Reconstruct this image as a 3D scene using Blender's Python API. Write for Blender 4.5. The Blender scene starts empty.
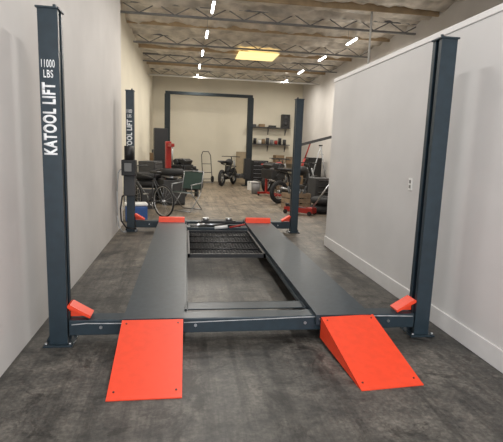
import bpy, bmesh, math, random
from mathutils import Vector, Matrix, noise
random.seed(7)
SC=bpy.context.scene
COL=SC.collection
try:
    SC.view_settings.view_transform='Standard'
    SC.view_settings.look='None'
except Exception: pass

# ---------------------------------------------------------------- materials
def mat(name,c,rough=.5,metal=0,var=.12,scale=8,bump=0,emit=0,spec=.5,coat=0):
    m=bpy.data.materials.new(name); m.use_nodes=True
    nt=m.node_tree; N=nt.nodes; L=nt.links
    b=N['Principled BSDF']
    tc=N.new('ShaderNodeTexCoord'); no=N.new('ShaderNodeTexNoise')
    no.inputs['Scale'].default_value=scale; no.inputs['Detail'].default_value=5
    L.new(tc.outputs['Object'],no.inputs['Vector'])
    r=N.new('ShaderNodeValToRGB')
    r.color_ramp.elements[0].position=.3; r.color_ramp.elements[1].position=.7
    r.color_ramp.elements[0].color=(*[max(0,v*(1-var)) for v in c],1)
    r.color_ramp.elements[1].color=(*[min(1,v*(1+var)) for v in c],1)
    L.new(no.outputs['Fac'],r.inputs['Fac']); L.new(r.outputs['Color'],b.inputs['Base Color'])
    b.inputs['Roughness'].default_value=rough; b.inputs['Metallic'].default_value=metal
    b.inputs['Specular IOR Level'].default_value=spec
    b.inputs['Coat Weight'].default_value=coat
    if emit:
        b.inputs['Emission Color'].default_value=(*c,1); b.inputs['Emission Strength'].default_value=emit
    if bump:
        bn=N.new('ShaderNodeBump'); bn.inputs['Strength'].default_value=bump; bn.inputs['Distance'].default_value=.01
        L.new(no.outputs['Fac'],bn.inputs['Height']); L.new(bn.outputs['Normal'],b.inputs['Normal'])
    return m
M={}
M['slate']=mat('slate_paint',(.018,.032,.043),.38,0,.15,14)
M['slate2']=mat('dark_slate_paint',(.012,.018,.022),.5,0,.15,14,spec=.3)
M['runway']=mat('runway_paint',(.024,.037,.048),.42,0,.2,22)
M['orange']=mat('orange_powder_coat',(.83,.06,.018),.42,0,.05,20)
M['black']=mat('black_plastic',(.012,.012,.013),.5)
M['rubber']=mat('rubber',(.015,.015,.016),.8)
M['steel']=mat('bare_steel',(.55,.56,.58),.3,1)
M['galv']=mat('galvanised',(.35,.36,.37),.45,.8)
M['dsteel']=mat('dark_steel',(.06,.062,.065),.4,.7)
M['white']=mat('white_paint',(.75,.75,.73),.5,0,.04)
M['whitetext']=mat('white_vinyl',(.85,.86,.86),.5,0,.02)
M['grayhose']=mat('gray_hose',(.42,.43,.44),.5)
M['red']=mat('red_paint',(.35,.025,.018),.4)
M['blue']=mat('blue_plastic',(.03,.10,.32),.45)
M['wood']=mat('wood',(.24,.17,.11),.7,0,.35,6)
M['plywood']=mat('plywood',(.40,.29,.17),.7,0,.2,5)
M['card']=mat('cardboard',(.25,.17,.10),.85,0,.12,5)
M['green']=mat('green_fabric',(.035,.06,.05),.9)
M['gray']=mat('gray_paint',(.2,.2,.2),.6)
M['darkgray']=mat('dark_gray_paint',(.05,.05,.052),.6)
M['tan']=mat('tan_canvas',(.3,.24,.16),.9)
M['wall']=mat('painted_drywall',(.60,.575,.55),.75,0,.07,1.3,.05)
M['wallr']=mat('painted_drywall_cool',(.58,.57,.56),.7,0,.06,1.3,.05)
M['wallb']=mat('painted_block',(.70,.65,.53),.8,0,.06,1.0,.05)
M['base']=mat('baseboard_paint',(.66,.65,.64),.5,0,.03)
M['tube']=mat('tube_light_glow',(1,.97,.92),.5,0,0,1,0,14)
M['sky']=mat('skylight_panel',(1,.78,.36),.5,0,.12,3,0,1.1)

def floor_mat():
    m=bpy.data.materials.new('worn_concrete'); m.use_nodes=True
    nt=m.node_tree;N=nt.nodes;L=nt.links;b=N['Principled BSDF']
    tc=N.new('ShaderNodeTexCoord')
    def noi(s,d,rough=.6,vec=None,dist=0):
        n=N.new('ShaderNodeTexNoise');n.inputs['Scale'].default_value=s;n.inputs['Detail'].default_value=d
        n.inputs['Roughness'].default_value=rough;n.inputs['Distortion'].default_value=dist
        L.new(vec or tc.outputs['Object'],n.inputs['Vector']);return n
    def ramp(src,a,c,p0,p1):
        r=N.new('ShaderNodeValToRGB');e=r.color_ramp.elements
        e[0].position=p0;e[1].position=p1;e[0].color=(*a,1);e[1].color=(*c,1)
        L.new(src,r.inputs['Fac']);return r
    def mul(A,Bc,f):
        m2=N.new('ShaderNodeMix');m2.data_type='RGBA';m2.blend_type='MULTIPLY';m2.inputs['Factor'].default_value=f
        L.new(A,m2.inputs['A']);L.new(Bc,m2.inputs['B']);return m2.outputs['Result']
    n1=noi(1.1,9,.7,None,.6);n2=noi(6,9,.75);n3=noi(40,4,.6);n5=noi(2.2,7,.72,None,1.8)
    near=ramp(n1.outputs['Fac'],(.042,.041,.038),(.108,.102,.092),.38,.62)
    far=ramp(n1.outputs['Fac'],(.14,.11,.08),(.27,.225,.165),.35,.68)  # paler towards the back: bare concrete, plus lamp reflections put into the colour
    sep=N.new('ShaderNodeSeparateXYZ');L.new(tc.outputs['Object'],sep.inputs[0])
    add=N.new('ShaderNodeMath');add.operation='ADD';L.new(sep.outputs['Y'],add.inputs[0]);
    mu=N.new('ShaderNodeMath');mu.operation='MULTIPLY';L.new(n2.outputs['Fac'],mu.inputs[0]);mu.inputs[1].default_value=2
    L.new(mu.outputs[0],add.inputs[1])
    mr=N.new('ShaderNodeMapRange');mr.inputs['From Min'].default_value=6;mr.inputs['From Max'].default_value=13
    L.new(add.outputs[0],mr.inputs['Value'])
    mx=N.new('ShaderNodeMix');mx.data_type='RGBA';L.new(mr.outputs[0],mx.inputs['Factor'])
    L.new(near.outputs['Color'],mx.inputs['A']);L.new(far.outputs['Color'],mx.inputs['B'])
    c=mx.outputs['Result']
    c=mul(c,ramp(n2.outputs['Fac'],(.45,.45,.45),(1.5,1.45,1.38),.38,.64).outputs['Color'],.9)
    c=mul(c,ramp(n3.outputs['Fac'],(.65,.65,.65),(1.3,1.3,1.3),.35,.65).outputs['Color'],.85)
    c=mul(c,ramp(n5.outputs['Fac'],(.3,.29,.28),(1.08,1.08,1.08),.38,.46).outputs['Color'],.85)
    mp=N.new('ShaderNodeMapping');mp.inputs['Scale'].default_value=(5,.35,1);L.new(tc.outputs['Object'],mp.inputs['Vector'])
    n4=noi(1.6,6,.7,mp.outputs['Vector'])
    c=mul(c,ramp(n4.outputs['Fac'],(.5,.5,.5),(1.12,1.12,1.12),.40,.52).outputs['Color'],.8)
    L.new(c,b.inputs['Base Color'])
    rr=N.new('ShaderNodeMapRange');rr.inputs['To Min'].default_value=.32;rr.inputs['To Max'].default_value=.62
    L.new(n2.outputs['Fac'],rr.inputs['Value']);L.new(rr.outputs[0],b.inputs['Roughness'])
    bn=N.new('ShaderNodeBump');bn.inputs['Strength'].default_value=.3;bn.inputs['Distance'].default_value=.01
    L.new(n2.outputs['Fac'],bn.inputs['Height']);L.new(bn.outputs['Normal'],b.inputs['Normal'])
    return m
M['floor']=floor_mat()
M['foil']=mat('foil_insulation',(.66,.61,.54),.38,.3,.35,3.5,.9)

# ---------------------------------------------------------------- mesh builder
class B:
    def __init__(s): s.bm=bmesh.new(); s.mi=0; s.smooth=False
    def _fin(s,faces,sm=False):
        for f in faces: f.material_index=s.mi; f.smooth=sm
    def box(s,c,d,rot=None,bev=0):
        r=bmesh.ops.create_cube(s.bm,size=1)
        vs=r['verts']
        for v in vs: v.co=Vector((v.co.x*d[0],v.co.y*d[1],v.co.z*d[2]))
        if bev:
            es=list({e for v in vs for e in v.link_edges})
            rr=bmesh.ops.bevel(s.bm,geom=es,offset=bev,segments=2,affect='EDGES',profile=.5)
            vs=list({v for f in rr['faces'] for v in f.verts}|{v for v in vs if v.is_valid})
        mt=Matrix.Translation(c)
        if rot: mt=mt@(Matrix.Rotation(rot[2],4,'Z')@Matrix.Rotation(rot[1],4,'Y')@Matrix.Rotation(rot[0],4,'X'))
        for v in vs: v.co=mt@v.co
        s._fin({f for v in vs for f in v.link_faces}); return s
    def bb(s,x0,x1,y0,y1,z0,z1,bev=0):
        return s.box(((x0+x1)/2,(y0+y1)/2,(z0+z1)/2),(x1-x0,y1-y0,z1-z0),None,bev)
    def cyl(s,a,b,r,r2=None,seg=14):
        a=Vector(a);b=Vector(b);d=b-a
        if d.length<1e-6:return s
        rr=bmesh.ops.create_cone(s.bm,cap_ends=True,segments=seg,radius1=r,radius2=r if r2 is None else r2,depth=d.length)
        mt=Matrix.Translation((a+b)/2)@d.to_track_quat('Z','Y').to_matrix().to_4x4()
        for v in rr['verts']: v.co=mt@v.co
        for f in {f for v in rr['verts'] for f in v.link_faces}:
            f.material_index=s.mi; f.smooth=len(f.verts)==4
        return s
    def sph(s,c,r,seg=12,sc=(1,1,1)):
        rr=bmesh.ops.create_uvsphere(s.bm,u_segments=seg,v_segments=max(6,seg//2),radius=r)
        for v in rr['verts']: v.co=Vector((v.co.x*sc[0],v.co.y*sc[1],v.co.z*sc[2]))+Vector(c)
        s._fin({f for v in rr['verts'] for f in v.link_faces},True); return s
    def path(s,pts,r,seg=8):
        for i in range(len(pts)-1):
            s.cyl(pts[i],pts[i+1],r,None,seg)
            if i: s.sph(pts[i],r,seg)
        return s
    def torus(s,c,ax,R,r,n=32,k=8):
        q=Vector(ax).to_track_quat('Z','Y').to_matrix(); c=Vector(c); ring=[]
        for i in range(n):
            a=2*math.pi*i/n; row=[]
            for j in range(k):
                t=2*math.pi*j/k
                row.append(s.bm.verts.new(c+q@Vector(((R+r*math.cos(t))*math.cos(a),(R+r*math.cos(t))*math.sin(a),r*math.sin(t)))))
            ring.append(row)
        for i in range(n):
            for j in range(k):
                f=s.bm.faces.new((ring[i][j],ring[(i+1)%n][j],ring[(i+1)%n][(j+1)%k],ring[i][(j+1)%k]))
                f.material_index=s.mi;f.smooth=True
        return s
    def prism(s,poly,axis,a,b):
        def P(p,t):
            return Vector((p[0],p[1],t)) if axis=='z' else Vector((t,p[0],p[1])) if axis=='x' else Vector((p[0],t,p[1]))
        v0=[s.bm.verts.new(P(p,a)) for p in poly]; v1=[s.bm.verts.new(P(p,b)) for p in poly]
        fs=[s.bm.faces.new(v0),s.bm.faces.new(v1[::-1])]
        n=len(poly)
        for i in range(n): fs.append(s.bm.faces.new((v0[i],v1[i],v1[(i+1)%n],v0[(i+1)%n])))
        s._fin(fs); return s
    def obj(s,name,mats,parent=None,loc=(0,0,0),rz=0,label=None):
        bmesh.ops.recalc_face_normals(s.bm,faces=s.bm.faces)
        me=bpy.data.meshes.new(name); s.bm.to_mesh(me); s.bm.free()
        for m in (mats if isinstance(mats,(list,tuple)) else [mats]): me.materials.append(M[m])
        o=bpy.data.objects.new(name,me); COL.objects.link(o)
        o.location=loc; o.rotation_euler=(0,0,rz)
        if parent: o.parent=parent
        if label: o['label']=label
        return o
def top(o,label,cat,group=None):
    o['label']=label;o['category']=cat
    if group:o['group']=group
    return o
def root(name,loc,rz,label,cat,group=None):
    e=bpy.data.objects.new(name,None);e.empty_display_size=.1;COL.objects.link(e)
    e.location=loc;e.rotation_euler=(0,0,rz);return top(e,label,cat,group)
def clone(src,loc,rz,label=None,group=None):
    o=src.copy();COL.objects.link(o);o.location=loc;o.rotation_euler=(0,0,rz)
    if label:o['label']=label
    def rec(a,b):
        for c in list(a.children):
            k=c.copy();COL.objects.link(k);k.parent=b;k.matrix_parent_inverse=c.matrix_parent_inverse.copy();rec(c,k)
    rec(src,o)
    return o
def struct(o,k='structure'):
    o['kind']=k;return o

# ---------------------------------------------------------------- shell
ZC=4.3
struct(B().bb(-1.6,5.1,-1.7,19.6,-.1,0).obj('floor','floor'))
struct(B().bb(-1.25,-1.12,-1.6,8.3,0,ZC).obj('wall_left','wall'))
struct(B().bb(-1.5,-1.35,8.3,19.45,0,ZC).obj('wall_left_rear','wallb'))
struct(B().bb(2.16,2.30,-1.5,6.63,0,2.45).obj('wall_right','wallr'))
struct(B().bb(4.9,5.05,-1.6,19.45,0,ZC).obj('wall_outer_right','wall'))
struct(B().bb(-1.35,4.9,19.3,19.45,0,ZC).obj('wall_back','wallb'))
struct(B().bb(2.30,4.9,-1.6,-1.5,0,ZC).obj('wall_front','wall'))
struct(B().bb(-1.12,2.30,-1.6,-1.5,3.2,ZC).obj('wall_front_lintel','wall'))
struct(B().bb(2.142,2.16,-1.5,6.63,0,.15,.004).obj('baseboard_right','base'))
struct(B().bb(2.15,2.36,-1.5,6.65,2.45,2.50,.004).obj('trim_1','base'))
bm=bmesh.new(); nx,ny=80,240; vs=[]
for j in range(ny+1):
    row=[]
    for i in range(nx+1):
        x=-1.5+6.6*i/nx; y=-1.6+21.1*j/ny
        sag=.09*abs(math.sin(math.pi*(y-.9)/.61))
        z=ZC-.02-sag-.06*noise.noise(Vector((x*2.2,y*2.2,0)))-.05*noise.noise(Vector((x*6,y*6,3)))
        row.append(bm.verts.new((x,y,z)))
    vs.append(row)
for j in range(ny):
    for i in range(nx):
        f=bm.faces.new((vs[j][i],vs[j+1][i],vs[j+1][i+1],vs[j][i+1]));f.smooth=True
me=bpy.data.meshes.new('ceiling');bm.to_mesh(me);bm.free();me.materials.append(M['foil'])
ce=bpy.data.objects.new('ceiling',me);COL.objects.link(ce);struct(ce)
struct(B().bb(-1.6,5.1,-1.7,19.6,ZC+.1,ZC+.2).obj('ceiling_deck','wood'))
for k,y in enumerate([9.7,12.3,14.9,17.6]):
    b=B(); zt=ZC-.05; zb=ZC-.30
    b.bb(-1.35,4.9,y-.03,y+.03,zt-.04,zt); b.bb(-1.35,4.9,y-.03,y+.03,zb,zb+.035)
    x=-1.3; up=False
    while x<4.7:
        b.cyl((x,y,zb+.03 if up else zt-.03),(x+.35,y,zt-.03 if up else zb+.03),.011,None,6); x+=.35; up=not up
    struct(b.obj('trim_%d'%(k+2),'gray'))
for k,y in enumerate([8.8,11.0,13.6,16.2]):
    struct(B().bb(-1.35,4.9,y-.02,y+.02,ZC-.16,ZC-.02).obj('trim_%d'%(k+6),'plywood'))
struct(B().bb(1.45,2.6,13.15,14.25,ZC-.19,ZC-.17).obj('window_1','sky'))

# ---------------------------------------------------------------- lights
def area(name,loc,rot,sx,sy,p,c):
    l=bpy.data.lights.new(name,'AREA');l.shape='RECTANGLE';l.size=sx;l.size_y=sy;l.energy=p;l.color=c
    o=bpy.data.objects.new(name,l);COL.objects.link(o);o.location=loc;o.rotation_euler=rot;return o
def tube_light(loc):
    e=root('tube_light',loc,0,'slim white tube light glowing under the ceiling','ceiling light','tube lights under the ceiling')
    B().bb(-.03,.03,-.32,.32,.0,.04,.005).obj('housing','white',e)
    B().cyl((0,-.31,-.012),(0,.31,-.012),.022,None,10).obj('glowing_tube','tube',e)
    for y in(-.25,.25): B().cyl((0,y,.04),(0,y,.3),.004,None,6).obj('hanger_wire','galv',e)
    return e
TL=[(.46,8.75,3.97),(.44,10.8,3.97),(.42,12.9,3.97),(.40,15.0,3.97),(.38,17.0,3.97),(3.76,10.5,3.97),(3.70,12.6,3.97),(3.68,14.9,3.97),(3.65,17.1,3.97),(.5,6.6,3.97),(.5,4.4,3.97),(.5,2.2,3.97)]  # last tubes, nearest the bay door, are out of view, added as fill
t0=tube_light(TL[0])
for p in TL[1:]: clone(t0,p,0)
for i,p in enumerate(TL):
    area('tube_light_lamp',(p[0],p[1],p[2]-.035),(0,0,0),.04,.6,46 if i<9 else 31,(1,.95,.87) if i<9 else (1,.97,.93))  # dimmer lamps belong to the added unseen tubes, filling the near bay
top(B().cyl((-1.35,16.9,3.9),(4.9,16.9,3.9),.03).cyl((1.8,16.9,3.9),(1.8,16.9,4.12),.012).cyl((3.6,16.9,3.9),(3.6,16.9,4.12),.012).obj('sprinkler_pipe','white'),'white painted sprinkler pipe crossing under the ceiling','pipe')
top(B().path([(3.6,9,4.25),(3.6,9,2.95),(4.9,9,2.95)],.022).obj('drop_pipe','white'),'thin white pipe dropping from the ceiling to the wall','pipe')
area('bay_door_daylight',(.55,-1.4,1.7),(math.radians(90),0,0),3.1,2.8,135,(.97,.98,1))
w=bpy.data.worlds.new('World');SC.world=w;w.use_nodes=True
w.node_tree.nodes['Background'].inputs[0].default_value=(.86,.92,1,1);w.node_tree.nodes['Background'].inputs[1].default_value=1.4

e=root('wall_outlet',(2.16,4.1,1.16),0,'white electrical outlet plate on the white wall','outlet')
B().bb(-.008,0,-.036,.036,-.058,.058,.002).obj('cover_plate','white',e)
for z in(-.04,.008): B().bb(-.011,-.008,-.018,.018,z,z+.032,.002).obj('receptacle','gray',e)

# ---------------------------------------------------------------- four post lift
LX=.505; YF=3.28; YR=7.68; XL=-.89; XR=1.9; PH=2.29
lift=root('four_post_lift',(LX,YF,0),0,'slate-gray four-post car lift with orange ramps on concrete floor','car lift')
def LP(x,y,z=0): return (x-LX,y-YF,z)
def txt(s,x0,x1,z0,z1,y,vert,name,parent,off=.012):
    cu=bpy.data.curves.new('t','FONT');cu.body=s;cu.offset=off;cu.extrude=0.0;cu.align_x='CENTER';cu.space_character=1.12
    o=bpy.data.objects.new('t',cu);COL.objects.link(o)
    bpy.context.view_layer.update()
    me=bpy.data.meshes.new_from_object(o.evaluated_get(bpy.context.evaluated_depsgraph_get()))
    bpy.data.objects.remove(o)
    xs=[v.co.x for v in me.vertices];ys=[v.co.y for v in me.vertices]
    ax,bx,ay,by=min(xs),max(xs),min(ys),max(ys)
    for v in me.vertices:
        u=(v.co.x-ax)/(bx-ax);w=(v.co.y-ay)/(by-ay)
        if vert: v.co=Vector((x1-w*(x1-x0),y,z0+u*(z1-z0)))
        else: v.co=Vector((x0+u*(x1-x0),y,z0+w*(z1-z0)))
    me.name=name;me.materials.clear();me.materials.append(M['whitetext'])
    t=bpy.data.objects.new(name,me);COL.objects.link(t);t.parent=parent
    md=t.modifiers.new('s','SOLIDIFY');md.thickness=.0008
    return t
W=.062;D=.062
def post(x,y,flip):
    sec=[(-W,-D),(W,-D),(W,-.024),(W-.007,-.024),(W-.007,-D+.007),(-W+.007,-D+.007),(-W+.007,D-.007),(W-.007,D-.007),(W-.007,.024),(W,.024),(W,D),(-W,D)]
    p=B().prism(sec,'z',.012,PH).obj('post','slate',lift,LP(x,y),math.pi if flip else 0)
    B().bb(-.10,.10,-.10,.10,0,.012,.002).prism([(-.10,.012),(-.062,.012),(-.062,.09)],'y',-.004,.004).obj('base_plate','slate',p)
    for sx in(-1,1):
        for sy in(-1,1): B().cyl((sx*.082,sy*.082,.012),(sx*.082,sy*.082,.03),.01,None,6).obj('anchor_bolt','steel',p)
    B().bb(-.072,.072,-.074,.074,PH,PH+.012,.002).cyl((.03,0,PH+.012),(.03,0,PH+.04),.012,None,8).obj('top_plate','slate',p)
    b=B().bb(-.045,-.038,-.03,-.014,.05,PH-.02).bb(-.045,-.038,.014,.03,.05,PH-.02)
    z=.06
    while z<PH-.05: b.bb(-.045,-.038,-.0145,.0145,z,z+.04); z+=.1
    b.obj('lock_ladder','dsteel',p)
    B().cyl((.03,.0,.02),(.03,0,PH),.005,None,8).obj('lift_cable','steel',p)
    B().bb(-.03,.075,-.022,.022,.05,.24,.003).obj('slide_block','black',p)
    B().prism([(.064,.295),(.082,.302),(.225,.215),(.218,.198),(.064,.278)],'y',-.06,.06).prism([(.064,.198),(.219,.199),(.064,.28)],'y',-.006,.006).obj('corner_cover','orange',p)
    return p
p1=post(XL,YF,False)
txt('KATOOL LIFT',-.050,.036,1.36,1.83,-D-.001,True,'lettering',p1,.04)
txt('11000',-.048,.036,1.925,1.975,-D-.001,False,'lettering',p1,.012)
txt('LBS',-.036,.024,1.86,1.91,-D-.001,False,'lettering',p1,.012)
p2=post(XR,YF,True)
p3=post(XL-.01,YR,False)
txt('KATOOL LIFT',-.050,.036,1.25,1.84,-D-.001,True,'lettering',p3,.04)
txt('11000',-.048,.036,1.94,2.0,-D-.001,False,'lettering',p3,.012)
txt('LBS',-.036,.024,1.87,1.92,-D-.001,False,'lettering',p3,.012)
p4=post(XR,YR,True)
for y in (YF,YR):
    o=B().bb(-1.32,1.32,-.07,.07,.075,.19,.006).obj('crossbeam','slate',lift,(0,y-YF,0))
    for x in (-1.1,-.42,.42,1.1):
        B().cyl((x,-.07,.135),(x,-.078,.135),.012,None,6).obj('bolt','steel',o)
    if y==YF:
        pts=[(-1.3,-.078,.16)]
        for i in range(1,27): pts.append((-1.3+i*.1,-.078-.002*math.sin(i),.172-.012*math.sin(i*.24)))
        B().path(pts,.004,6).obj('air_hose','grayhose',o)
def runway(x0,x1,inner):
    w=(x1-x0)/2; xc=(x0+x1)/2; y0=-.12; y1=4.46; t=.006; z0=.135; z1=.213
    sec=[(-w,z0),(-w,z1),(w,z1),(w,z0),(w-t,z0),(w-t,z1-t),(-w+t,z1-t),(-w+t,z0)]
    r=B().prism(sec,'y',y0,y1).bb(-w+t,w-t,y0,y0+.006,z0,z1-t).bb(-w+t,w-t,y1-.006,y1,z0,z1-t).obj('runway','runway',lift,(xc-LX,0,0))
    s=inner
    B().bb(min(s*w,s*(w+.028)),max(s*w,s*(w+.028)),.1,4.3,.145,.151).bb(min(s*(w+.022),s*(w+.028)),max(s*(w+.022),s*(w+.028)),.1,4.3,.151,.175).obj('tray_rail','slate',r)
    B().prism([(4.08,z1),(4.12,.285),(4.15,.295),(4.32,z1)],'x',-w+.01,w-.01).obj('wheel_stop','orange',r)
    for sx in(-1,1):
        B().cyl((sx*(w-.03),y0-.004,.18),(sx*(w-.03),y0+.01,.18),.01,None,6).obj('bolt','steel',r)
    return r
runway(-.435,.0,1); runway(1.0,1.435,-1)
B().bb(-.5,.49,.16,.32,.165,.175,.002).bb(-.5,.49,.31,.32,.12,.175).obj('cross_plate','runway',lift)
def ramp(x,y,rz,label):
    w=.215; L=.70; h=.208
    b=B(); t=.006
    sec=[(0.0,h),(-L+.03,.012),(-L,.006),(-L,0),(-L+.03,.004),(0,h-t)]
    b.prism(sec,'x',-w,w)
    for s in(-1,1):
        x0=s*w; x1=s*(w-.006)
        b.prism([(0.0,h-.001),(-L+.03,.010),(-L+.03,.0),(0,.045)],'x',min(x0,x1),max(x0,x1))
    b.bb(-w,w,-.006,0,.10,h-.002)
    o=b.obj('approach_ramp','orange',lift,(x-LX,y-YF,0),rz,label)
    a=.035;  zz=lambda yy:.012+(yy+L-.03)/(L-.03)*(h-.012)
    for sx in(-1,1):
        for yy in(-.04,-L+.06): B().cyl((sx*(w-a),yy,zz(yy)-.002),(sx*(w-a),yy-.001,zz(yy)+.003),.006,None,8).obj('screw','black',o)
    return o
ramp(-.222,3.15,0,'bright orange steel ramp, lined up with the runway')
ramp(1.24,3.15,math.radians(4.8),'bright orange steel ramp, slightly skewed')
pu=B().bb(-.11,.11,-.30,-.07,.95,1.2,.01).cyl((0,-.19,1.2),(0,-.19,1.42),.075,None,20).obj('power_unit','black',p3)
B().bb(-.09,.09,-.22,-.07,.62,.95,.015).obj('oil_tank','darkgray',p3)
B().bb(-.06,.05,-.33,-.30,1.02,1.15,.005).obj('control_box','gray',p3)
B().path([(-.05,-.12,.66),(-.12,-.14,.6),(-.15,-.15,.4),(-.14,-.15,.2),(-.06,-.13,.08),(.1,-.11,.06)],.012).obj('hydraulic_hose','black',p3)
B().path([(-.09,-.2,1.05),(-.14,-.21,1.04),(-.17,-.22,.98),(-.19,-.22,.7),(-.19,-.22,.3),(-.17,-.21,.12),(-.12,-.2,.03),(-.05,-.2,.02)],.009).obj('power_cord','grayhose',p3)

# jack tray
e=root('jack_tray',(.5,5.98,.152),0,'black steel mesh drip tray resting between the two runways','mesh tray')
HY=.77
b=B().bb(-.465,.465,-HY,-HY+.035,0,.045).bb(-.465,.465,HY-.03,HY,0,.045).bb(-.465,-.44,-HY,HY,0,.045).bb(.44,.465,-HY,HY,0,.045)
for y in(-.4,0.0,.4): b.cyl((-.445,y,.022),(.445,y,.022),.014)
b.obj('frame','black',e)
b=B()
def clip(x0,y0,dx,dy):
    t0,t1=-9,9
    for p,d,a,c in((x0,dx,-.445,.445),(y0,dy,-HY+.03,HY-.03)):
        ta,tb=(a-p)/d,(c-p)/d
        if ta>tb:ta,tb=tb,ta
        t0=max(t0,ta);t1=min(t1,tb)
    return (t0,t1) if t1>t0 else None
for sgn in(1,-1):
    k=-2.5
    while k<2.5:
        r=clip(0,k,1,sgn*.9)
        if r and r[1]-r[0]>.03:
            b.cyl((r[0],k+sgn*.9*r[0],.012),(r[1],k+sgn*.9*r[1],.012),.006,None,4)
        k+=.07
b.obj('wire_mesh','black',e)

# rolling jack
e=root('rolling_jack',(.5,7.02,.152),0,'rolling bridge jack with chrome cylinders hanging between the runways','jack')
for y in(-.13,.13): B().bb(-.46,.46,y-.03,y+.03,0,.07,.004).obj('carriage_beam','slate',e)
for x in(-.425,.425): B().bb(x-.045,x+.045,-.1,.1,.0,.06).obj('carriage_end','slate',e)
B().box((0,0,.09),(.6,.03,.03),(0,.12,0)).box((0,.05,.09),(.6,.03,.03),(0,-.12,0)).bb(-.25,.25,-.09,.09,.13,.16,.004).obj('scissor_arm','black',e)
B().cyl((-.3,-.05,.09),(.12,-.05,.11),.03,None,16).obj('cylinder','steel',e)
B().cyl((-.42,-.19,.1),(-.2,-.19,.12),.022).obj('cylinder','steel',e)
for x in(-.18,.18): B().cyl((x,0,.16),(x,0,.20),.05,None,16).obj('lift_pad','steel',e)
B().cyl((.18,-.2,.08),(.42,-.2,.13),.014).obj('pump_handle','red',e)
B().cyl((-.05,-.19,.07),(.15,-.19,.09),.025).obj('pump','white',e)

# ---------------------------------------------------------------- two post lift
e=root('two_post_lift',(.86,17.5,0),0,'dark two-post car lift with overhead beam near the back wall','car lift')
def tp(s):
    p=B().prism([(-.11,-.14),(.09,-.14),(.09,-.06),(.08,-.06),(.08,-.13),(-.10,-.13),(-.10,.13),(.08,.13),(.08,.06),(.09,.06),(.09,.14),(-.11,.14)],'z',.015,3.33).obj('column','slate2',e,(s*1.55,0,0),0 if s<0 else math.pi)
    B().bb(-.25,.25,-.27,.27,0,.015).obj('base_plate','slate2',p)
    B().bb(-.08,.17,-.17,.17,.25,1.05,.01).bb(.1,.24,-.18,.18,.3,.47,.01).obj('carriage','black',p)
    B().box((.35,-.45,.38),(.12,.95,.10),(0,0,.45)).cyl((.55,-.86,.4),(.55,-.86,.5),.08).obj('swing_arm','darkgray',p)
    B().box((.32,.4,.38),(.12,.85,.10),(0,0,-.4)).cyl((.47,.76,.4),(.47,.76,.5),.08).obj('swing_arm','darkgray',p)
    return p
tpl=tp(-1); tp(1)
B().bb(-1.64,1.64,-.06,.06,3.33,3.44,.006).obj('overhead_beam','slate2',e)
B().bb(-.32,-.12,-.1,.1,1.2,1.55,.01).cyl((-.22,0,1.55),(-.22,0,1.8),.07).obj('power_unit','black',tpl)

# ---------------------------------------------------------------- shop clutter builders
def bicycle(loc,rz):
    e=root('bicycle',loc,rz,'dark bicycle with spoked wheels parked by the wall','bicycle')
    for x in(0,1.03):
        w=B().torus((0,0,0),(0,1,0),.315,.018,40,8).obj('wheel','rubber',e,(x,0,.333))
        B().torus((0,0,0),(0,1,0),.295,.01,40,6).cyl((0,-.04,0),(0,.04,0),.02).obj('rim','steel',w)
        b=B()
        for i in range(16):
            a=i*math.pi/8; b.cyl((0,.015*(-1)**i,0),(.292*math.cos(a),0,.292*math.sin(a)),.002,None,4)
        b.obj('spokes','steel',w)
    bb=(.42,0,.28);st=(.3,0,.78);hd=(.9,0,.85);hl=(.93,0,.72)
    B().cyl(bb,st,.016).cyl(st,hd,.015).cyl(bb,hl,.018).cyl(hd,hl,.02).cyl((0,.05,.333),(.3,.02,.76),.009).cyl((0,-.05,.333),(.3,-.02,.76),.009).cyl((0,.05,.333),(.42,.03,.28),.01).cyl((0,-.05,.333),(.42,-.03,.28),.01).cyl(hl,(1.03,.05,.333),.012).cyl(hl,(1.03,-.05,.333),.012).obj('frame','darkgray',e)
    B().cyl(st,(.27,0,.88),.013).box((.25,0,.9),(.26,.13,.05),None,.02).obj('saddle','black',e)
    B().cyl(hd,(.88,0,.98),.014).cyl((.9,-.3,1.0),(.9,.3,1.0),.012).obj('handlebar','black',e)
    B().torus((.42,-.05,.28),(0,1,0),.09,.006,24,6).cyl((.42,-.05,.28),(.42,-.07,.11),.008).cyl((.42,.05,.28),(.42,.07,.45),.008).box((.42,-.11,.11),(.09,.08,.02)).box((.42,.11,.45),(.09,.08,.02)).obj('crankset','steel',e)
    return e
bicycle((-.44,9.2,0),math.radians(132))

def tire_changer(loc,rz):
    e=root('tire_changer',loc,rz,'dark pedestal tire changer with a wheel on its turntable','tire changer')
    B().bb(-.28,.28,-.25,.3,0,.62,.02).obj('cabinet','darkgray',e)
    B().cyl((0,-.02,.62),(0,-.02,.70),.12,.2,20).cyl((0,-.02,.70),(0,-.02,.72),.24,None,24).obj('turntable','steel',e)
    B().bb(-.07,.07,.22,.32,.6,1.55,.01).bb(-.04,.04,-.1,.24,1.42,1.5,.005).obj('column_arm','red',e)
    B().cyl((0,-.05,.95),(0,-.05,1.5),.02).obj('tool_post','steel',e)
    for x in(-.15,0,.15): B().box((x,-.32,.06),(.07,.16,.015),(.15,0,0)).obj('foot_pedal','black',e)
    B().torus((0,-.02,.80),(0,0,1),.24,.085,30,10).cyl((0,-.02,.76),(0,-.02,.84),.15,None,20).obj('mounted_wheel','rubber',e)
tire_changer((-.35,11.4,0),.35)

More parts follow.
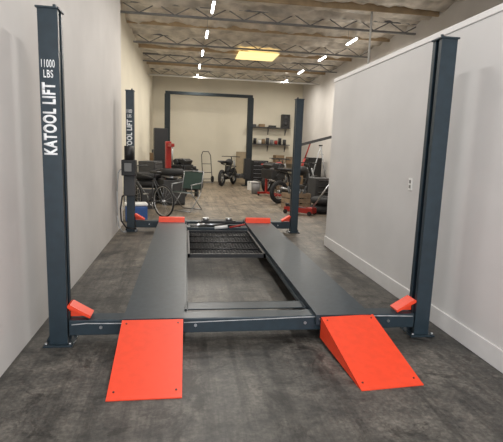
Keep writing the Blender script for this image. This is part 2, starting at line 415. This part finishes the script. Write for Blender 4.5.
def lawn_chair(loc,rz):
    e=root('folding_chair',loc,rz,'folding lawn chair with aluminium frame and dark green webbing','chair')
    b=B()
    for s in(-1,1):
        x=s*.25
        b.path([(x,.26,.012),(x,-.23,.42),(x,-.23,.60)],.011)
        b.path([(x,-.26,.012),(x,.20,.40),(x,.32,.88)],.011)
        b.cyl((x,-.25,.60),(x,.25,.62),.014)
    b.cyl((-.25,.26,.012),(.25,.26,.012),.011).cyl((-.25,-.26,.012),(.25,-.26,.012),.011).cyl((-.25,.32,.88),(.25,.32,.88),.011).cyl((-.25,-.23,.42),(.25,-.23,.42),.011)
    b.obj('frame','galv',e)
    B().prism([(-.23,.43),(0,.41),(.20,.39),(.20,.40),(0,.425),(-.23,.445)],'x',-.23,.23).obj('seat','green',e)
    B().prism([(.215,.48),(.31,.86),(.32,.855),(.225,.475)],'x',-.23,.23).obj('backrest','green',e)
lawn_chair((.03,10.3,0),math.radians(-30))

def cooler(loc,rz):
    e=root('cooler',loc,rz,'blue plastic cooler with a white lid on the floor','cooler')
    B().bb(-.2,.2,-.14,.14,0,.30,.025).obj('body','blue',e)
    B().bb(-.21,.21,-.15,.15,.30,.35,.02).obj('lid','white',e)
    B().path([(-.21,-.05,.25),(-.235,-.05,.25),(-.235,.05,.25),(-.21,.05,.25)],.01).obj('handle','white',e)
cooler((-.93,8.75,0),.2)

def compressor(loc,rz):
    e=root('air_compressor',loc,rz,'dark air compressor with horizontal tank and wheels','compressor')
    B().cyl((-.35,0,.35),(.35,0,.35),.17,None,24).sph((-.35,0,.35),.17,20,(.4,1,1)).sph((.35,0,.35),.17,20,(.4,1,1)).obj('tank','darkgray',e)
    B().bb(-.28,.28,-.1,.1,.51,.53).cyl((-.22,0,.64),(.0,0,.64),.1,None,18).bb(.06,.26,-.08,.08,.53,.80,.01).cyl((.16,0,.80),(.16,0,.88),.06).obj('motor_and_pump','black',e)
    for s in(-1,1): B().cyl((-.25,s*.14,.12),(-.25,s*.19,.12),.12,None,20).obj('wheel','rubber',e)
    B().bb(.22,.26,-.1,.1,0,.22).obj('foot','darkgray',e)
    B().path([(-.4,-.12,.5),(-.62,-.12,.75),(-.62,.12,.75),(-.4,.12,.5)],.013).obj('handle','red',e)
compressor((.1,13.2,0),.4)

def cabinet(loc,rz,w,d,h,m,nd,label,cat='tool chest',name='tool_chest'):
    e=root(name,loc,rz,label,cat)
    b=B().bb(-w/2,w/2,-d/2,d/2,.1,h,.008)
    b.obj('body',m,e)
    for s in(-1,1):
        for t in(-1,1):
            B().cyl((s*(w/2-.06)-.012,t*(d/2-.06),.045),(s*(w/2-.06)+.012,t*(d/2-.06),.045),.045).bb(s*(w/2-.06)-.02,s*(w/2-.06)+.02,t*(d/2-.06)-.02,t*(d/2-.06)+.02,.088,.1).obj('caster','black',e)
    hh=(h-.14)/nd
    for i in range(nd):
        z=.12+i*hh
        dd=B().bb(-w/2+.02,w/2-.02,-d/2-.014,-d/2,z+.008,z+hh-.008,.003).obj('drawer',m,e)
        B().bb(-w/2+.08,w/2-.08,-d/2-.03,-d/2-.014,z+hh-.035,z+hh-.02).obj('handle','steel',dd)
    return e
cabinet((-.98,13.0,0),math.radians(75),.7,.45,1.0,'darkgray',5,'dark gray rolling tool cabinet with drawers by the wall')
cabinet((3.08,18.95,0),0,.7,.45,.95,'black',5,'black rolling tool chest with drawers against back wall')
cabinet((4.45,15.6,0),math.radians(-90),.7,.45,1.2,'black',6,'black rolling tool chest with drawers by the wall')
cabinet((3.5,11.4,0),math.radians(15),.55,.4,.75,'darkgray',4,'low dark rolling tool cabinet among stored parts')

def workbench(loc,rz,w,label):
    e=root('workbench',loc,rz,label,'workbench')
    B().bb(-w/2,w/2,-.3,.3,.86,.90,.004).obj('worktop','wood',e)
    for sx in(-1,1):
        for sy in(-1,1):
            x=sx*(w/2-.05);y=sy*.25
            B().bb(x-.035,x+.035,y-.035,y+.035,0,.86).obj('leg','wood',e)
    B().bb(-w/2+.02,w/2-.02,-.27,.27,.25,.28).obj('lower_shelf','plywood',e)
workbench((-.95,15.2,0),math.radians(90),1.6,'wooden workbench along the painted wall')
workbench((4.2,18.95,0),0,1.3,'wooden workbench under the wall shelves')

def wshelf(loc,w,label):
    e=root('wall_shelf',loc,0,label,'shelf','shelves on the back wall')
    B().bb(-w/2,w/2,-.36,0,0,.03).obj('board','darkgray',e)
    for x in(-w/2+.15,0,w/2-.15):
        B().bb(x-.012,x+.012,-.02,0,-.28,0).prism([(-.30,0),(-.02,-.26),(-.02,-.22),(-.26,0)],'x',x-.008,x+.008).obj('bracket','darkgray',e)
wshelf((3.45,19.3,2.32),1.8,'long wall shelf holding boxes and a loudspeaker')
wshelf((3.45,19.3,1.62),1.8,'wall shelf with cans above the workbench')

def carton(loc,rz,s,label='brown cardboard carton with taped lid',m='card'):
    e=root('cardboard_box',loc,rz,label,'box')
    B().bb(-s[0]/2,s[0]/2,-s[1]/2,s[1]/2,0,s[2],.004).obj('carton_body',m,e)
    B().bb(-s[0]/2-.0005,s[0]/2+.0005,-.025,.025,s[2]-.06,s[2]+.001).obj('tape','tan',e)
for x,s,m in((2.75,(.3,.25,.1),'darkgray'),(3.15,(.24,.22,.12),'card'),(3.6,(.3,.2,.08),'black')):
    carton((x,19.12,2.35),0,s,{'darkgray':'flat dark gray box','card':'small brown cardboard carton','black':'flat black box'}[m]+' on the wall shelf',m)
def can(loc,r,h,m,label):
    e=root('paint_can',loc,0,label,'can')
    B().cyl((0,0,0),(0,0,h),r,None,20).obj('can_body',m,e)
    B().cyl((0,0,h),(0,0,h+.01),r*1.04,None,20).cyl((0,0,h+.01),(0,0,h+.015),r*.8,None,20).obj('lid','galv',e)
for i,x in enumerate((2.7,2.88,3.08,3.24,3.42,3.6,3.78,3.95,4.15)):
    m=('darkgray','black','white','card','darkgray','gray','red','black','darkgray')[i]
    can((x,19.1,1.65),.07,(.17,.22,.15,.2,.25,.17,.16,.26,.2)[i],m,{'darkgray':'dark gray','card':'brown'}.get(m,m)+' metal paint can on the wall shelf')
e=root('loudspeaker',(4.15,19.1,2.35),0,'black loudspeaker standing on the wall shelf','speaker')
B().bb(-.17,.17,-.15,.15,0,.55,.01).obj('cabinet','black',e)
B().torus((0,-.151,.18),(0,1,0),.12,.01).cyl((0,-.15,.18),(0,-.158,.18),.1,.04,20).obj('woofer','darkgray',e)
B().torus((0,-.151,.42),(0,1,0),.06,.008).cyl((0,-.15,.42),(0,-.156,.42),.05,.02).obj('tweeter','darkgray',e)
carton((3.9,18.95,.9),.2,(.4,.3,.3)); carton((4.4,18.95,.9),-.1,(.35,.3,.25))
carton((-.95,14.9,.9),.1,(.4,.35,.3)); carton((-.95,15.5,.9),.1,(.35,.3,.4),'dark storage carton standing on the workbench','darkgray')

def tire(loc,lab,group):
    e=root('tire',loc,0,lab,'tire',group)
    b=B().torus((0,0,.1),(0,0,1),.24,.09,36,12)
    b.torus((0,0,.1),(0,0,1),.27,.085,36,8)
    b.obj('rubber_casing','rubber',e)
    B().torus((0,0,.1),(0,0,1),.165,.03,30,8).obj('rim','steel',e)
    return e
t=tire((-.98,11.7,0),'black car tire in a stack on the floor','stacked car tires')
for i in(1,2,3): clone(t,(-.98+.01*i,11.7,.19*i),i)
t=tire((4.0,10.6,0),'black car tire in a stack on the floor','stacked car tires by the partition')
for i in(1,2,3): clone(t,(4.0+.02*i,10.6,.19*i),i)
t=tire((3.25,10.2,0),'black car tire lying on the concrete floor','stacked car tires by the partition')
clone(t,(3.27,10.2,.19),1,'black car tire lying on another tire')

def hoist(loc,rz):
    e=root('engine_hoist',loc,rz,'dark folding engine hoist with long boom and hook','engine hoist')
    for s in(-1,1):
        B().box((s*.28,.0,.12),(.07,1.5,.07),(0,0,s*-.12)).obj('base_leg','darkgray',e)
    B().bb(-.35,.35,.55,.63,.085,.155).obj('cross_member','darkgray',e)
    for s in(-1,1):
        for y in(-.7,.68): B().cyl((s*.27-.015,y,.045),(s*.27+.015,y,.045),.045).bb(s*.27-.02,s*.27+.02,y-.02,y+.02,.06,.1).obj('caster','black',e)
    B().box((0,.55,.85),(.09,.09,1.45),(.05,0,0)).obj('mast','darkgray',e)
    B().box((0,.05,1.72),(.08,1.25,.08),(-.28,0,0)).obj('boom','darkgray',e)
    B().cyl((0,.46,.7),(0,.3,1.2),.035).cyl((0,.3,1.2),(0,.16,1.66),.02).obj('hydraulic_ram','red',e)
    B().path([(0,-.52,1.87),(0,-.52,1.45)],.012).torus((0,-.52,1.40),(1,0,0),.045,.012,16,6).obj('chain_hook','steel',e)
hoist((3.85,13.3,0),math.radians(80))

def motorbike(loc,rz,m,label):
    e=root('motorcycle',loc,rz,label,'motorcycle')
    for x,R in((0,.31),(1.32,.33)):
        w=B().torus((0,0,0),(0,1,0),R-.06,.06,36,10).obj('tire','rubber',e,(x,0,R))
        b=B().torus((0,0,0),(0,1,0),R-.11,.015).cyl((0,-.06,0),(0,.06,0),.035)
        for i in range(12):
            a=i*math.pi/6; b.cyl((0,0,0),((R-.11)*math.cos(a),0,(R-.11)*math.sin(a)),.004,None,4)
        b.obj('wheel','steel',w)
    B().bb(.42,.85,-.12,.12,.28,.5,.04).cyl((.6,0,.45),(.68,0,.72),.09,None,16).obj('engine','dsteel',e)
    B().path([(.35,0,.4),(.45,0,.25),(.85,0,.25),(1.05,0,.85),(.4,0,.78),(.35,0,.4)],.025).cyl((0,.09,.31),(.4,.09,.42),.025).cyl((0,-.09,.31),(.4,-.09,.42),.025).path([(.4,0,.78),(-.1,0,.85)],.02).obj('frame','black',e)
    B().sph((.78,0,.88),.17,16,(1.45,.8,.8)).obj('fuel_tank',m,e)
    B().prism([(-.3,.93),(-.25,.96),(.2,.88),(.2,.84)],'y',-.08,.08).obj('rear_fender',m,e)
    B().prism([(1.1,.70),(1.35,.74),(1.6,.68),(1.35,.70)],'y',-.06,.06).obj('front_fender',m,e)
    B().box((.28,0,.9),(.65,.2,.08),(0,.06,0),.03).obj('saddle','black',e)
    for s in(-1,1): B().cyl((1.32,s*.09,.33),(1.08,s*.09,.95),.022).obj('fork','galv',e)
    B().cyl((1.06,0,.92),(1.03,0,1.08),.02).path([(.95,-.38,1.1),(1.03,-.15,1.1),(1.03,.15,1.1),(.95,.38,1.1)],.013).obj('handlebar','black',e)
    B().path([(.75,-.13,.35),(.5,-.16,.3),(-.1,-.16,.45)],.03).obj('exhaust','steel',e)
    B().path([(.45,.1,.27),(.42,.28,.0)],.012).obj('kickstand','black',e)
motorbike((1.35,17.0,0),math.radians(65),'darkgray','dark dirt bike parked near the back wall')
motorbike((2.5,11.9,0),math.radians(28),'black','black motorcycle standing among stored parts')
motorbike((2.7,14.9,0),math.radians(50),'red','red and black motorcycle among stored parts')
motorbike((3.3,16.2,0),math.radians(75),'black','black motorcycle near the workbench and shelves')

def jack(loc,rz):
    e=root('floor_jack',loc,rz,'red steel floor jack with long handle on concrete','floor jack')
    for s in(-1,1): B().bb(s*.12-.01,s*.12+.01,-.35,.35,.05,.16).obj('side_plate','red',e)
    B().bb(-.11,.11,.2,.34,.05,.17).obj('pump_block','red',e)
    B().box((0,-.1,.15),(.08,.5,.05),(-.1,0,0)).cyl((0,-.33,.18),(0,-.33,.22),.05).obj('lift_arm','black',e)
    for s in(-1,1):
        for y in(-.3,.3): B().cyl((s*.13,y,.05),(s*.16,y,.05),.05).obj('wheel','black',e)
    B().path([(0,.3,.16),(0,.75,.85)],.018).obj('handle','steel',e)
jack((2.6,9.95,0),math.radians(-130))

def engine(loc,rz):
    e=root('engine_on_stand',loc,rz,'greasy engine block bolted to a red stand','engine')
    B().bb(-.25,.25,-.3,.3,.55,.85,.03).box((-.14,0,.93),(.16,.5,.18),(0,-.5,0),.02).box((.14,0,.93),(.16,.5,.18),(0,.5,0),.02).bb(-.1,.1,-.2,.2,.9,1.02,.02).cyl((0,-.3,.62),(0,-.35,.62),.1).cyl((.12,-.3,.78),(.12,-.35,.78),.06).obj('engine_block','dsteel',e)
    B().bb(-.03,.03,.33,.39,.06,.75).bb(-.3,.3,.33,.39,.06,.12).bb(-.03,.03,-.45,.33,.06,.12).bb(-.25,.25,-.48,-.42,.06,.12).bb(-.12,.12,.30,.33,.6,.8).obj('stand','red',e)
    for x,y in((-.28,.36),(.28,.36),(-.22,-.45),(.22,-.45)): B().cyl((x-.015,y,.032),(x+.015,y,.032),.032).obj('caster','black',e)
engine((2.65,13.6,0),.4)
engine((-.1,15.1,0),-.5)

def crate(loc,rz,label='open wooden crate holding loose metal parts'):
    e=root('wooden_crate',loc,rz,label,'crate')
    b=B()
    for z in(.02,.15,.28):
        b.bb(-.3,.3,-.22,-.2,z,z+.1).bb(-.3,.3,.2,.22,z,z+.1).bb(-.3,-.28,-.2,.2,z,z+.1).bb(.28,.3,-.2,.2,z,z+.1)
    b.bb(-.3,.3,-.22,.22,0,.02)
    for sx in(-1,1):
        for sy in(-1,1): b.bb(sx*.27-.02,sx*.27+.02,sy*.19-.02,sy*.19+.02,.02,.38)
    b.obj('slatted_sides','wood',e)
    b=B()
    for i in range(12):
        b.cyl((random.uniform(-.2,.2),random.uniform(-.15,.15),.05),(random.uniform(-.22,.22),random.uniform(-.15,.15),random.uniform(.35,.6)),random.uniform(.012,.035))
    o=b.obj('metal_parts','dsteel',e);o['kind']='stuff'
crate((2.75,11.0,0),.3);crate((3.3,14.5,0),.1)
carton((4.6,17.6,0),0,(.45,.5,.5));carton((4.6,17.6,.502),.1,(.4,.4,.35))
carton((2.35,15.7,0),.3,(.3,.3,.3),'white carton on the concrete floor','white')
carton((-.9,10.6,0),.15,(.4,.35,.45),'dark storage carton beside the parked bicycle','darkgray')

def hand_truck(loc,rz):
    e=root('hand_truck',loc,rz,'black steel hand truck with two rubber wheels','hand truck')
    B().path([(-.2,0,.05),(-.2,.25,1.1),(-.12,.3,1.25),(.12,.3,1.25),(.2,.25,1.1),(.2,0,.05)],.016).cyl((-.2,.08,.4),(.2,.08,.4),.012).cyl((-.2,.16,.75),(.2,.16,.75),.012).obj('frame','darkgray',e)
    B().bb(-.2,.2,-.22,.01,.0,.012).obj('toe_plate','galv',e)
    for x in(-.245,.245): B().cyl((x-.025,.1,.13),(x+.025,.1,.13),.13,None,20).obj('wheel','rubber',e)
    B().cyl((-.22,.1,.13),(.22,.1,.13),.012).obj('axle','darkgray',e)
hand_truck((.9,18.7,0),.3)

def bucket(loc,m,label):
    e=root('bucket',loc,0,label,'bucket')
    B().cyl((0,0,0),(0,0,.36),.13,.15,24).torus((0,0,.355),(0,0,1),.152,.01).obj('pail',m,e)
    b=B();pts=[(.155*math.cos(a),-.03,.33+.12*math.sin(a)) for a in [i*math.pi/8 for i in range(9)]]
    b.path(pts,.004,6).obj('handle','steel',e)
bucket((2.25,14.4,0),'gray','gray plastic bucket on the concrete floor')

def board(loc,rz,w,h,m,label,tilt=.16):
    o=B().box((0,0,h/2),(w,.02,h)).obj('leaning_board',m,None,loc,0)
    o.rotation_euler=(-tilt,0,rz);return top(o,label,'board')
board((4.58,11.3,.005),math.radians(-90),1.1,1.4,'plywood','plywood sheet leaning against the painted wall',.2)
board((2.35,18.95,.005),0,.5,1.3,'tan','tan panel leaning against the back wall')

def locker(loc,rz):
    e=root('metal_locker',loc,rz,'tall narrow black metal cabinet by the painted wall','cabinet')
    B().bb(-.2,.2,-.14,.14,0,1.95,.01).obj('body','black',e)
    d=B().bb(-.19,.19,-.155,-.14,.02,1.93,.003).obj('door','black',e)
    B().bb(.13,.15,-.18,-.155,.9,1.05).obj('handle','steel',d)
locker((-.76,14.05,0),math.radians(10))

def stepladder(loc,rz):
    e=root('stepladder',loc,rz,'aluminium stepladder standing folded open','ladder')
    for s in(-1,1): B().cyl((s*.25,-.35,.0+.015),(s*.16,0,1.6),.02,None,8).obj('front_rail','galv',e)
    for i in range(1,6):
        t=i/6;B().box((0,-.35*(1-t),1.6*t),(.5-.18*t,.09,.025)).obj('tread','galv',e)
    for s in(-1,1): B().cyl((s*.25,.35,.015),(s*.16,0,1.6),.015,None,8).obj('rear_rail','galv',e)
    B().cyl((-.21,.18,.8),(.21,.18,.8),.01).obj('brace','galv',e)
    B().bb(-.19,.19,-.06,.06,1.6,1.64,.006).obj('top_cap','black',e)
stepladder((4.4,14.6,0),1.3)

# ---------------------------------------------------------------- camera
F=450.0
Yd=Vector((-65.5,-75,F)).normalized()
Dn=Vector((-96.5,2702,F)); Dn=(Dn-Dn.dot(Yd)*Yd).normalized()
Xd=Dn.cross(Yd)
R=Vector((Xd.x,Yd.x,-Dn.x)); U=-Vector((Xd.y,Yd.y,-Dn.y)); Bk=-Vector((Xd.z,Yd.z,-Dn.z))
cam=bpy.data.cameras.new('camera');co=bpy.data.objects.new('camera',cam);COL.objects.link(co)
cam.sensor_width=36;cam.lens=F/503*36;cam.clip_start=.05
mw=Matrix(((R.x,U.x,Bk.x,0),(R.y,U.y,Bk.y,0),(R.z,U.z,Bk.z,1.45),(0,0,0,1)))
co.matrix_world=mw
SC.camera=co
